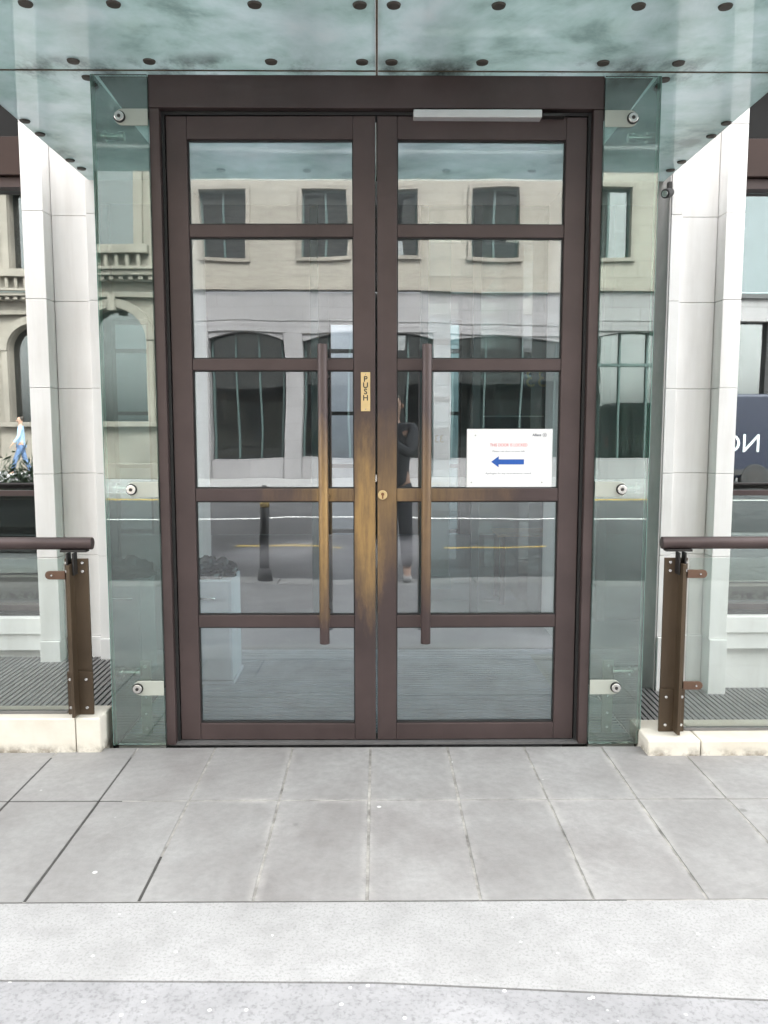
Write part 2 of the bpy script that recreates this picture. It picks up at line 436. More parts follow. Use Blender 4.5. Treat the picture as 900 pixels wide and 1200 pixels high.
# ------------------------------------------------------------------ own building
office = empty('office_building', (0, 1.5, 0), 'white stone office building with tall windows around the glazed bronze entrance', 'building')
ZC = [2.738, 2.221, 1.687, 1.157, .633, .103]
def pilaster(sx, strips, zb):
    levels = [zb] + [z for z in reversed(ZC)] + [3.25, 3.78, 4.3, 4.8, 5.4]
    m = MB()
    for (xa, xb, yf) in strips:
        for i in range(len(levels) - 1):
            e = .0011
            y = yf - (.018 if levels[i] < .6 and i < 1 else 0)
            m.box(xa, xb, y, 2.4, levels[i] + (e if i else 0), levels[i + 1] - e)
    p = m.build('pilaster', M['stone'], office, .003)
    return p
pilaster(-1, [(-2.13, -2.003, 1.44), (-2.0, -1.772, 1.56), (-1.769, -1.66, 1.50)], -.075)
pilaster(1, [(2.112, 2.225, 1.44), (1.872, 2.109, 1.56), (1.80, 1.869, 1.50)], -.30)
for a_, c_ in ((-2.12, -1.67), (1.82, 2.21)): MB().box(a_, c_, 1.60, 2.38, -.4, 5.3).build('pilaster_core', M['mortar_dark'], office)
# outer wall: base, sills, soffit beam, upper wall
def side_wall(s):
    xi = 2.133 if s < 0 else 2.228
    X0, X1 = (s * 12, s * xi)
    st = MB()
    st.box(X0, X1, 1.62, 2.3, -.9, .005).box(X0, X1, 1.56, 2.3, .007, .115)
    st.build('wall_base', M['stone'], office, .003)
    # window
    f = MB()
    f.box(X0, X1, 1.66, 1.78, .245, .285)
    f.box(X0, X1, 1.70, 1.76, 1.0, 1.035)
    f.box(X0, X1, 1.64, 1.80, 2.93, 2.99)
    f.box(X1, X1 + s * .035, 1.68, 1.77, .287, 2.928)
    for x in (3.6, 5.2, 6.8, 8.4, 10): f.box(s * x, s * (x + .05), 1.68, 1.77, .287, .998); f.box(s * x, s * (x + .05), 1.68, 1.77, 1.037, 2.928)
    w = f.build('window', M['bronze_plain'], office, .002)
    MB().box(X0, X1 + s * .036, 1.725, 1.735, .286, .999).box(X0, X1 + s * .036, 1.725, 1.735, 1.036, 2.929).build('pane', M['win_glass'], w)
    MB().box(X0, X1, 1.54, 1.80, .118, .225).build('sill', M['stone'], w, .004)
    MB().box(X0, X1, 1.60, 1.85, .228, .243).build('sill_trim', M['dark_metal'], w)
    # bronze lintel then deep dark soffit recess
    MB().box(X0, X1, 1.60, 1.9, 2.993, 3.22).build('lintel', bronze_red, office, .003)
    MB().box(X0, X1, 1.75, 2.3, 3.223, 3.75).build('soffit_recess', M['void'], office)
    MB().box(X0, X1, 1.50, 2.3, 3.753, 13.4).build('upper_wall', M['stone'], office)  # unseen height raised so the building shades the pavement
bronze_red = bronze_mat('reddish bronze lintel', False, (.035, .018, .014))
side_wall(-1); side_wall(1)
# wall over the entrance and cheeks beside the glass box
MB().box(-1.655, 1.795, 1.62, 2.3, 3.0, 13.4).build('entrance_wall', M['stone'], office)  # carried up out of view too, to keep the pavement in shade
for a_, c_ in ((-1.657, -1.215), (1.215, 1.797)): MB().box(a_, c_, 1.85, 2.3, -.4, 2.997).build('cheek_wall', M['stone'], office)
MB().box(-12, 12, 1.2, 12, 13.42, 13.6).build('roof', M['band'], office)
MB().box(1.788, 1.7965, 1.503, 1.848, -.3, 2.996).build('side_shade_panel', simple('shade grey of pilaster side', (.42, .41, .395), .7, 0), office)  # added thin panel, shade on the pilaster's inner side put into its grey
sc_ = empty('security_camera', (1.76, 1.46, 2.86), 'small black security camera high on the inner edge of the right pilaster', 'camera')
MB().cyl((1.785, 1.50, 2.87), (1.735, 1.44, 2.845), .028, 18).build('body', M['rubber'], sc_, .004)
MB().cyl((1.7345, 1.4395, 2.8448), (1.73, 1.434, 2.843), .018, 18).build('lens', M['steel'], sc_)
MB().box(1.765, 1.787, 1.47, 1.502, 2.885, 2.925).build('bracket', M['dark_metal'], sc_)
# lobby
MB().box(-1.2, 1.2, .11, 1.6, -.05, -.012).build('lobby_floor_base', M['void'], office)
MB().box(-12, 12, 2.32, 7.3, -.05, 0).box(-1.21, 1.21, 1.62, 2.318, -.05, 0).build('lobby_floor', M['floor'], office)
MB().box(-12, 12, 2.32, 7.3, 3.2, 3.3).build('lobby_ceiling', M['ceiling'], office)
w = MB()
BW = [(-.64, -.20), (.62, 1.12)]
xs = [-12, -.64, -.20, .62, 1.12, 12]
w.box(-12, -.64, 7.32, 7.5, 0, 3.2).box(-.2, .62, 7.32, 7.5, 0, 3.2).box(1.12, 12, 7.32, 7.5, 0, 3.2)
w.box(-.638, -.202, 7.32, 7.5, 2.85, 3.2).box(.622, 1.118, 7.32, 7.5, 2.85, 3.2)
w.box(-12.2, -12.02, 2.32, 7.3, 0, 3.2).box(12.02, 12.2, 2.32, 7.3, 0, 3.2)
w.build('lobby_wall', M['inner_wall'], office)
for a, c in BW:
    w = MB()
    w.box(a + .002, a + .03, 7.33, 7.43, .005, 2.845).box(c - .03, c - .002, 7.33, 7.43, .005, 2.845)
    for z in (.02, .9, 1.6, 2.42, 2.79): w.box(a + .028, c - .028, 7.34, 7.42, z, z + .05)
    w.build('back_window', M['dark_frame'], office)
MB().box(-3, 3, 9.4, 9.6, -.4, 4).build('courtyard_wall', simple('courtyard render', (.30, .34, .37), .8, 0, .15, 1), office)
# matting in the glass lobby : ribs across
rb = MB()
y = .12
while y < 1.6:
    rb.box(-1.18, 1.18, y, y + .026, -.012, .002); y += .040
rb.build('ribbed_mat', M['mat'], office)

# inner glazed partition with house numbers
part = empty('inner_glass_screen', (0, 2.35, 0), 'inner teal glass screen seen through the right door leaf, carrying gold house numbers', 'glass screen')
f = MB()
for x in (-1.3, -.45, .34, .72, 1.28): f.box(x - .028, x + .028, 2.33, 2.40, 0, 3.195)
f.build('mullion', M['teal_frame'], part, .002)
MB().box(.37, 1.25, 2.36, 2.37, 0.02, 3.1).build('pane', M['lobby_glass'], part)
text('number', '33', .175, (1.16, 2.375, 1.74), M['gold'], part, 1, .001)
text('number', '33', .075, (.455, 2.375, 1.335), M['gold'], part, 1, .001)
MB().box(.78, 1.22, 2.378, 2.384, 1.52, 1.53).build('manifestation_line', M['white_paint'], part)
# stone column in the lobby behind
cm = MB(); cm.box(.42, .64, 3.6, 3.82, .12, 3.198).box(.40, .66, 3.58, 3.84, .001, .12)
cm.build('lobby_column', M['white_wall'], None, .004, 'white square column inside the lobby behind the right door leaf', 'column')
# slatted table
tb = empty('slatted_table', (1.28, 3.1, 0), 'low table with orange wooden slats behind the right leaf', 'table')
m = MB()
for i in range(5): m.box(.98, 1.62, 2.92 + i * .085, 2.98 + i * .085, .56, .585)
m.build('table_top', M['wood'], tb, .003)
for x, yy in ((1.02, 2.95), (1.56, 2.95), (1.02, 3.27), (1.56, 3.27)):
    MB().box(x - .02, x + .02, yy - .02, yy + .02, 0, .558).build('leg', M['dark_wood'], tb)
# cabinet
cb = empty('cabinet', (-.92, 1.0, 0), 'small grey blue cabinet with bar handle standing inside behind the left leaf', 'cabinet')
MB().box(-1.06, -.815, .86, 1.16, .025, .60).build('body', M['cabinet'], cb, .003)
MB().box(-1.05, -.825, .848, .858, .03, .595).build('door_panel', M['cabinet'], cb, .002)
MB().box(-1.07, -.805, .85, 1.17, .004, .0235).build('plinth', M['cabinet'], cb, .003)
m = MB(); m.cyl((-1.02, .83, .50), (-.90, .83, .50), .006).cyl((-1.0, .83, .50), (-1.0, .85, .50), .004).cyl((-.92, .83, .50), (-.92, .85, .50), .004)
m.build('handle', M['steel'], cb)
# crumpled bag on top
bm = bmesh.new(); bmesh.ops.create_icosphere(bm, subdivisions=4, radius=1)
rr = random.Random(3)
from mathutils import noise as mn
for v in bm.verts:
    n1 = mn.noise(v.co * 2.3) * .35 + mn.noise(v.co * 6) * .16
    v.co = Vector((v.co.x * .135 * (1 + n1), v.co.y * .13 * (1 + n1), max(-.0, v.co.z * .075 * (1 + n1 * 1.6) + .02)))
me = bpy.data.meshes.new('plastic_bag'); bm.to_mesh(me); bm.free()
for p in me.polygons: p.use_smooth = False
me.materials.append(M['plastic'])
o = bpy.data.objects.new('plastic_bag', me); col.objects.link(o); o.location = (-.955, 1.0, .601)
tag(o, 'crumpled black plastic bag lying on top of the grey cabinet', 'bag')

# ------------------------------------------------------------------ door frame
fr = empty('door_frame', (0, 0, 0), 'fixed dark bronze door frame with deep header around both door leaves', 'door frame')
MB().box(-.965, -.922, -.02, .11, 0, 2.79).build('jamb', M['bronze_plain'], fr, .003)
MB().box(.922, .965, -.02, .11, 0, 2.79).build('jamb', M['bronze_plain'], fr, .003)
MB().box(-.965, .965, -.022, .11, 2.792, 2.925).build('header', M['bronze_plain'], fr, .003)
MB().box(-.921, -.909, .012, .10, 0, 2.789).box(.909, .921, .012, .10, 0, 2.789).box(-.908, .908, .014, .10, 2.776, 2.789).build('rebate', M['rubber'], fr)
MB().box(-.963, .963, -.015, .105, -.004, .006).build('threshold', M['grille'], fr)
for s_ in (-1, 1): MB().prism([(s_ * .967, 2.785), (s_ * .967, 2.922), (s_ * 1.175, 2.922), (s_ * 1.075, 2.785)], -.012, .10).build('side_beam', M['bronze_plain'], fr, .003)
c = MB().box(.155, .70, -.034, .02, 2.752, 2.785)
cl = c.build('door_closer', M['closer'], fr, .004, label='silver door closer cover under the header')
MB().box(.70, .80, -.024, .018, 2.762, 2.772).build('closer_arm', M['dark_metal'], cl)

# ------------------------------------------------------------------ door leaves
def leaf(x0, x1, gx0, gx1, hx, inner, ang, label, hinge):
    """built closed in world coordinates around its hinge, then swung by ang"""
    t = empty('door_leaf', (hinge, .06, 0), label, 'door leaf')
    ya, yb = .018, .068
    z0, z1 = .010, 2.772
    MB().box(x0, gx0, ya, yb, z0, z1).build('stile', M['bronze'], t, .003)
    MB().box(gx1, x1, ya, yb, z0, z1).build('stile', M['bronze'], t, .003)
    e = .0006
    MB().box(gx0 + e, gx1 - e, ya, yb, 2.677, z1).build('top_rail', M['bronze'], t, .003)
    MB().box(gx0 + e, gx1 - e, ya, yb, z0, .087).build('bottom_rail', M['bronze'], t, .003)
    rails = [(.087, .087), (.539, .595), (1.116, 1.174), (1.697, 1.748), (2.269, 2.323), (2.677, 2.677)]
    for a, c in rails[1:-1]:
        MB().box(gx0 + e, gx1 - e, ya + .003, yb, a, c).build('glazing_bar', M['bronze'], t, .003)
    bd = MB()
    for i in range(5):
        a, c = rails[i][1], rails[i + 1][0]
        p = MB().box(gx0 + .002, gx1 - .002, .041, .047, a + .002, c - .002).build('pane', M['door_glass'], t)
        w_ = .005
        for (xa, xb, za, zb) in ((gx0 + e, gx0 + w_, a + e, c - e), (gx1 - w_, gx1 - e, a + e, c - e), (gx0 + w_, gx1 - w_, a + e, a + w_), (gx0 + w_, gx1 - w_, c - w_, c - e)):
            bd.box(xa, xb, .030, .040, za, zb)
    bd.build('glazing_bead', M['rubber'], t)
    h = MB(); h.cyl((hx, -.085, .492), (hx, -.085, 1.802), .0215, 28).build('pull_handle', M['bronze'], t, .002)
    ho = t.children[-1]
    for z in (.62, 1.14, 1.67):
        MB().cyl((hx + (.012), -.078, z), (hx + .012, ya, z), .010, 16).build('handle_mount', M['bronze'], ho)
    return t
L = leaf(-.905, -.007, -.815, -.102, -.232, -1, 0, 'left bronze door leaf with brass PUSH plate and five glass panes', -.905)
pp = MB().box(-.071, -.030, .0145, .0175, 1.518, 1.689).build('push_plate', M['brass'], L, .0006)
for i, ch in enumerate('PUSH'):
    text('letter', ch, .034, (-.0505, .0140, 1.648 - i * .0275), M['black_letter'], pp, -1, .0004, bold=.0008)
for z in (1.527, 1.680): MB().cyl((-.0505, .0135, z), (-.0505, .016, z), .0025, 10).build('screw', M['steel'], pp)
MB().box(-.0066, -.0012, .02, .05, 1.205, 1.235).build('latch', M['steel'], L)
Rr = leaf(.001, .905, .087, .815, .213, 1, 0, 'right bronze door leaf with keyhole lock and white paper notice on its glass', .905)
lk = MB(); lk.cyl((.024, .006, 1.146), (.024, .018, 1.146), .021, 32)
lko = lk.build('lock', M['brass'], Rr, .002)
lk = MB(); lk.cyl((.024, .0035, 1.150), (.024, .0062, 1.150), .0072, 20).box(.0205, .0275, .0037, .0062, 1.130, 1.150)
lk.build('keyhole', simple('worn copper', (.22, .10, .05), .5, .5), lko)
# the leaves hang very slightly open, which shifts what each one mirrors
def swing(t, a): t.rotation_euler = (0, 0, a)
swing(L, R(-.55)); swing(Rr, R(.55))

# notice taped on the glass (follows the leaf's swing)
nt = empty('paper_notice', (.595, .0355, 1.177), 'white paper notice with a blue arrow taped inside the right leaf', 'notice')
sheet = MB().box(.402, .787, .0345, .0355, 1.178, 1.440).build('sheet', M['paper'], nt)
yy = .0343
text('heading', 'THIS DOOR IS LOCKED', .0185, (.590, yy, 1.362), M['red_ink'], nt, -1, .0001, width=.168)
text('lettering', 'Please use door to your left', .0095, (.590, yy, 1.337), M['grey_ink'], nt, -1, .0001, width=.145)
ar = MB(); ar.prism([(.512, 1.293), (.546, 1.318), (.546, 1.304), (.660, 1.304), (.660, 1.281), (.546, 1.281), (.546, 1.268)], yy - .0002, yy + .0001)
ar.build('arrow', M['blue_ink'], nt)
text('lettering', 'Apologies for any inconvenience caused', .0095, (.590, yy, 1.238), M['grey_ink'], nt, -1, .0001, width=.205)
text('logo', 'Allianz', .0155, (.716, yy, 1.408), M['grey_ink'], nt, -1, .0001, width=.040, bold=.0004)
m = MB(); 
for i in range(20):
    a0, a1 = 2 * math.pi * i / 20, 2 * math.pi * (i + 1) / 20
    q = [(.751 + r_ * math.cos(a_), yy, 1.413 + r_ * math.sin(a_)) for r_, a_ in ((.0075, a0), (.009, a0), (.009, a1), (.0075, a1))]
    m.quad(*q)
for dx in (-.003, 0, .003): m.quad((.751 + dx - .0008, yy, 1.409), (.751 + dx + .0008, yy, 1.409), (.751 + dx + .0008, yy, 1.417), (.751 + dx - .0008, yy, 1.417))
m.build('emblem', M['grey_ink'], nt)
for x, z in ((.440, 1.411), (.424, 1.200), (.742, 1.200)): MB().cyl((x, yy - .0008, z), (x, yy + .001, z), .0035, 12).build('tape_dot', M['pale_steel'], nt)
nt.rotation_euler = (0, 0, R(.55))
v = Vector((.595 - .905, .0355 - .06)); v.rotate(Matrix.Rotation(R(.55), 2)); nt.location = (.905 + v.x, .06 + v.y, 1.177)

# ------------------------------------------------------------------ glass screens beside the doors
def screen(s, label):
    t = empty('glass_screen', (s * 1.08, 0, 0), label, 'glass screen', 'glass screens beside the doors')
    XF = 1.203
    MB().box(s * .967, s * XF, -.030, -.018, .004, 2.922).build('front_pane', M['fin_glass'], t)
    MB().box(s * (XF - .012), s * XF, -.015, 1.49, .004, 2.922).build('side_pane', M['side_glass'], t)
    MB().box(s * XF, s * (XF + .0015), -.030, -.018, .004, 2.922).box(s * (XF - .012), s * (XF - .001), -.0172, -.0155, .004, 2.922).build('green_edge', M['edge'], t)
    for i, z in enumerate((.272, 1.174, 2.748)):
        br = MB()
        br.prism([(s * .966, z - .034)] + [(s * (1.072 + .034 * math.cos(a_)), z + .034 * math.sin(a_)) for a_ in [-math.pi / 2 + math.pi * q_ / 14 for q_ in range(15)]] + [(s * .966, z + .034)], -.037, -.0305)
        bo = br.build('bracket', M['pale_steel'], t, .002)
        MB().cyl((s * 1.083, -.041, z), (s * 1.083, -.0372, z), .0245, 28).build('rubber_ring', M['rubber'], bo)
        MB().cyl((s * 1.083, -.052, z), (s * 1.083, -.0412, z), .0205, 28).build('bolt', M['steel'], bo, .003)
        MB().cyl((s * 1.083, -.0535, z), (s * 1.083, -.0522, z), .008, 6).build('socket', M['dark_metal'], bo)
        dz = .05 if z < 1 else (.0 if z < 2 else -.05)
        cb_ = MB(); cb_.cyl((s * 1.12, .05, z + dz), (s * 1.19, .05, z + dz), .013, 18).cyl((s * 1.17, .05, z + dz), (s * 1.19, .05, z + dz), .024, 22).cyl((s * 1.204, .05, z + dz), (s * 1.216, .05, z + dz), .024, 22).cyl((s * 1.09, .05, z + dz), (s * 1.125, .05, z + dz), .02, 18)
        cb_.build('side_bolt', M['steel'], bo, .002)
        if z < 1:
            MB().box(s * 1.05, s * 1.10, .06, .068, .02, .37).build('upright_plate', M['pale_steel'], bo, .002)
            for q in (.05, .12, .2, .345): MB().cyl((s * 1.075, .054, q), (s * 1.075, .06, q), .006, 10).build('screw', M['steel'], bo)
    fl = MB(); y = .12
    # threshold slats behind the pane
    y = -.008
    while y < 1.45:
        fl.box(s * .972, s * 1.186, y, y + .022, -.02, .003); y += .036
    fl.build('threshold_grille', M['grille_pale'], t, .001)
    return t
screen(-1, 'greenish glass screen with steel bolts between left white pilaster and door frame')
screen(1, 'greenish glass screen with steel bolts between right white pilaster and door frame')
MB().box(-1.2, -.966, -.049, 1.6, -.06, -.021).box(.966, 1.2, -.049, 1.6, -.06, -.021).build('screen_footing', M['mortar_dark'], None, kind='structure')

# ------------------------------------------------------------------ canopy
cn = empty('glass_canopy', (0, 0, 2.93), 'dirty teal glass canopy with dark point bolts over the entrance', 'canopy')
zc0, zc1 = 2.930, 2.950
gp = .005
for (xa, xb, yv0, yv1) in ((-1.74, -gp, -1.37, -.055), (gp, 1.74, -1.37, -.055), (-1.74, -gp, -.045, 1.49), (gp, 1.74, -.045, 1.49)):
    MB().box(xa, xb, yv0, yv1, zc0, zc1).build('glass_panel', M['canopy'], cn)
rust = simple('brown joint sealant', (.09, .065, .04), .8, 0, .4, 20)
MB().box(-gp + .0005, gp - .0005, -1.37, 1.49, 2.928, 2.948).box(-1.74, -gp, -.0545, -.0455, 2.928, 2.948).box(gp, 1.74, -.0545, -.0455, 2.928, 2.948).build('sealant', rust, cn)
BX = [.06, .43, .925, 1.233]
for s in (-1, 1):
    for x in BX:
        for y in (-.594, -.14):
            q = MB(); q.cyl((s * x, y, 2.922), (s * x, y, 2.9295), .023, 20, .026); q.cyl((s * x, y, 2.9505), (s * x, y, 3.02), .014, 12)
            q.build('bolt', M['bolt_metal'], cn, .001)
    for x, y in ((1.23, .02), (1.71, .52), (1.71, .70), (1.71, 1.11), (1.70, 1.26), (1.71, -.594), (1.71, -.14), (1.233, -1.2), (.925, -1.2), (.43, -1.2), (.06, -1.2), (1.71, -1.2), (.9, .6), (.4, .6)):
        q = MB(); q.cyl((s * x, y, 2.922), (s * x, y, 2.9295), .023, 20, .026); q.cyl((s * x, y, 2.9505), (s * x, y, 3.02), .014, 12)
        q.build('bolt', M['bolt_metal'], cn, .001)
for x in (-1.7, -1.08, -.245, .245, 1.08, 1.7):
    MB().box(x - .02, x + .02, -1.3, 1.52, 3.02, 3.11).build('support_arm', M['dark_metal'], cn, .003)

# ------------------------------------------------------------------ plinths, grilles, railings
def plinth(s, name, xi, top, yf, yb, joint, label):
    m = MB()
    m.box(s * xi, s * joint, yf, yb, -.05, top)
    x = joint
    while x < 8:
        m.box(s * (x + .004), s * (x + 1.1), yf, yb, -.05, top); x += 1.1
    return m.build(name, M['plinth'], None, .007, label, 'low wall', 'stone kerbs under the railings', seg=3)
plinth(-1, 'stone_kerb', 1.237, .158, -.105, .07, 1.345, 'low cream stone kerb carrying the left railing, taller of the two')
plinth(1, 'stone_kerb', 1.198, .070, -.165, .10, 1.43, 'low cream stone kerb carrying the right railing, shorter of the two')
MB().box(-8, -1.24, -.05, .06, -.2, -.06).box(1.2, 8, -.05, .06, -.2, -.06).build('kerb_footing', M['mortar_dark'], None, kind='structure')
def area_grille(s, z, xi, label, y0):
    m = MB(); x = xi
    while x < 4.4:
        m.box(s * x, s * (x + .022), y0, 1.55, z - .012, z); x += .033
    m.box(s * xi, s * 4.4, y0 + .5, y0 + .52, z - .028, z - .004).box(s * xi, s * 4.4, 1.0, 1.02, z - .028, z - .004)
    m.build('floor_grille', M['grille'], None, 0, label, 'grille', 'ribbed floor grilles behind the railings')
    MB().box(s * xi, s * 12, .12, 1.6, -1.5, z - .03).build('area_floor', M['void'], None, kind='structure')
area_grille(-1, -.03, 1.245, 'ribbed metal floor grille between the left railing and the left pilaster', .08)
area_grille(1, -.25, 1.225, 'ribbed metal floor grille between the right railing and the right pilaster', .11)

def railing(s, xp, zb, yp, label, glass_x, clips, zr=.936, xe=1.26):
    t = empty('railing', (s * xp, yp, zb), label, 'railing', 'glass railings with bronze handrails')
    far = 4.3
    h = MB(); h.cyl((s * xe, yp, zr), (s * far, yp, zr), .0275, 32).build('handrail', M['bronze_plain'], t, .004)
    for k, px in enumerate((xp, xp + 2.4)):
        p = MB()
        w0, w1 = px - .052, px + .052
        p.box(s * w0, s * w1, yp - .004, yp + .008, zb + .001, .868)
        p.box(s * (w0 - .006), s * (w1 + .004), yp - .016, yp - .0045, zb + .002, zb + .20)     # foot splice
        off = .012
        p.box(s * (px + off - .007), s * (px + off + .007), yp - .075, yp - .0165, zb + .006, .850)
        po = p.build('post', M['post'], t, .002)
        sd = MB()
        sd.box(s * (px - .052), s * (px + .064), yp - .022, yp + .022, .899, .909)
        sd.box(s * (px - .006), s * (px + .001), yp - .05, yp - .0045, .80, .8985).box(s * (px + .021), s * (px + .028), yp - .05, yp - .0045, .80, .8985)
        sd.build('saddle', M['dark_metal'], po, .001)
        bt = MB()
        for dx, z in ((-.028, .85), (-.028, .812), (.044, .85), (.044, .812), (.036, .712), (-.03, zb + .165), (.042, zb + .165), (-.03, zb + .035), (.042, zb + .035)):
            yb = yp - .016 if z < .5 else yp - .004
            bt.cyl((s * (px + dx), yb - .007, z), (s * (px + dx), yb, z), .0062, 12, .0075)
        bt.build('bolt', M['steel'], po)
        for cz in clips:
            for sd_ in ((1,) if k == 0 else (1, -1)):
                x0 = px + sd_ * .048; x1 = px + sd_ * .118
                c = MB()
                n = 14
                pts = [(s * x0, cz - .019)] + [(s * (x1 + sd_ * .019 * math.cos(a)), cz + .019 * math.sin(a)) for a in [-math.pi / 2 + math.pi * i / n for i in range(n + 1)]] + [(s * x0, cz + .019)]
                c.prism(pts, yp - .014, yp - .004)
                c.build('clip', M['clip'], po, .002)
                MB().cyl((s * (x1 - sd_ * .012), yp - .019, cz), (s * (x1 - sd_ * .012), yp - .0142, cz), .0045, 10).build('clip_bolt', M['steel'], po)
    gx = MB()
    gx.box(s * glass_x, s * (xp + 2.4 - .06), yp - .002 + .004, yp + .014, zb + .012, .866)
    gx.build('glass_panel', M['rail_glass'], t)
    MB().box(s * (xp + 2.46), s * far, yp + .002, yp + .014, zb + .012, .866).build('glass_panel', M['rail_glass'], t)
    MB().box(s * glass_x, s * (xp + 2.34), yp - .004, yp + .018, zb + .002, zb + .014).build('bottom_channel', M['grille'], t)
    return t
railing(-1, 1.335, .158, -.045, 'left glass railing with bronze handrail ending beside the left glass screen', 1.40, (.795,))
railing(1, 1.335, .070, -.045, 'right glass railing with bronze handrail ending beside the right glass screen', 1.40, (.797, .285), xe=1.266)

# ------------------------------------------------------------------ opposite side of the street
def arch_outline(cx, w, z0, zs, n=14):
    r = w / 2
    return [(cx - r, z0)] + [(cx - r * math.cos(math.pi * i / n), zs + r * math.sin(math.pi * i / n)) for i in range(n + 1)] + [(cx + r, z0)]
# ornate Victorian building
vb = empty('ornate_building', (-14, -20, 0), 'weathered Victorian stone building with arched windows across the street, mirrored in left glass', 'building')
Yf = -19.6
core = MB(); rust_ = MB(); trim = MB(); glass = MB(); sill = MB()
bays = [-7.25 - 3.7 * k for k in range(6)]
xr, xl = -5.55, bays[-1] - 1.85
core.box(xl, xr, -26, Yf - .55, 0, 15)
for cx in bays:
    # wall pieces around arch and upper window
    x0, x1 = cx - 1.85, cx + 1.85
    if x1 > xr: x1 = xr
    core.box(x0, cx - .85, Yf - .5, Yf, 0, 5.0)
    core.box(cx + .85, x1, Yf - .5, Yf, 0, 5.0)
    core.box(cx - .85, cx + .85, Yf - .5, Yf, 0, 1.6)
    out = [(cx - .85, 5.0)] + [(cx - .85 * math.cos(math.pi * i / 14), 3.85 + .85 * math.sin(math.pi * i / 14)) for i in range(15)] + [(cx + .85, 5.0)]
    for i in range(14):
        a0, a1 = math.pi * i / 14, math.pi * (i + 1) / 14
        xa, za = cx - .85 * math.cos(a0), 3.85 + .85 * math.sin(a0)
        xb, zb = cx - .85 * math.cos(a1), 3.85 + .85 * math.sin(a1)
        core.prism([(xa, za), (xa, 5.0), (xb, 5.0), (xb, zb)], Yf - .5, Yf)
        k0, k1 = .86, 1.10
        trim.prism([(cx - k0 * math.cos(a0), 3.85 + k0 * math.sin(a0)), (cx - k1 * math.cos(a0), 3.85 + k1 * math.sin(a0)), (cx - k1 * math.cos(a1), 3.85 + k1 * math.sin(a1)), (cx - k0 * math.cos(a1), 3.85 + k0 * math.sin(a1))], Yf + .003, Yf + .13)
    trim.box(cx - .10, cx + .10, Yf + .003, Yf + .22, 4.62, 5.06)
    trim.box(cx - 1.05, cx - .86, Yf + .003, Yf + .10, 1.6, 3.83).box(cx + .86, cx + 1.05, Yf + .003, Yf + .10, 1.6, 3.83)
    sill.box(cx - 1.15, cx + 1.15, Yf + .003, Yf + .2, 1.45, 1.6)
    glass.box(cx - .84, cx + .84, Yf - .40, Yf - .38, 1.61, 4.69)
    # rusticated pier on the bay line
    for k in range(11):
        z = .45 + k * .40
        if x1 - 0 > 0 or True: rust_.box(cx - 1.85 + .02, cx - 1.85 + .62, Yf + .003, Yf + .12, z, z + .34)
        rust_.box(cx + 1.2, min(cx + 1.83, xr - .02), Yf + .003, Yf + .12, z, z + .34)
    rust_.box(x0, x1, Yf + .003, Yf + .22, 0, .43)
    # storey above
    core.box(x0, cx - .62, Yf - .5, Yf, 5.0, 11); core.box(cx + .62, x1, Yf - .5, Yf, 5.0, 11)
    core.box(cx - .62, cx + .62, Yf - .5, Yf, 5.0, 6.4); core.box(cx - .62, cx + .62, Yf - .5, Yf, 8.75, 11)
    glass.box(cx - .61, cx + .61, Yf - .35, Yf - .33, 6.41, 8.74)
    trim.box(cx - .86, cx - .63, Yf + .003, Yf + .14, 6.4, 8.8).box(cx + .63, cx + .86, Yf + .003, Yf + .14, 6.4, 8.8)
    trim.prism([(cx - 1.05, 8.95), (cx, 9.5), (cx + 1.05, 8.95), (cx + 1.05, 8.82), (cx - 1.05, 8.82)], Yf + .003, Yf + .3)
    sill.box(cx - 1.0, cx + 1.0, Yf + .003, Yf + .26, 6.15, 6.38)
    for q in (-.75, -.45, -.15, .15, .45, .75): trim.cyl((cx + q, Yf + .14, 5.75), (cx + q, Yf + .14, 6.14), .06, 8)
    trim.cyl((cx - 1.45, Yf + .16, 6.1), (cx - 1.45, Yf + .16, 9.7), .17, 14).box(cx - 1.68, cx - 1.22, Yf + .003, Yf + .36, 9.7, 9.95).box(cx - 1.68, cx - 1.22, Yf + .003, Yf + .36, 5.75, 6.1)
cor = MB()
for z0, z1, d in ((4.98, 5.12, .18), (5.12, 5.40, .10), (5.40, 5.52, .30), (5.52, 5.66, .50), (5.66, 5.74, .58), (9.96, 10.2, .25), (10.2, 10.4, .5), (10.4, 10.6, .7), (14.4, 14.8, .6)):
    cor.box(xl, xr, Yf + .003, Yf + d, z0 + .001, z1)
dx = xl + .1
while dx < xr: cor.box(dx, dx + .12, Yf + .30, Yf + .44, 5.41, 5.51); dx += .26
core.build('wall', M['ornate'], vb); rust_.build('rustication', M['ornate'], vb, .02); trim.build('moulding', M['ornate'], vb, .01)
cor.build('cornice', M['ornate'], vb, .01); sill.build('sill', M['ornate'], vb, .01)
glass.build('window', M['opp_glass'], vb)
MB().box(xl + .1, xr - .1, Yf - .54, Yf - .51, .1, 10.9).build('dark_interior', M['opp_dark'], vb)

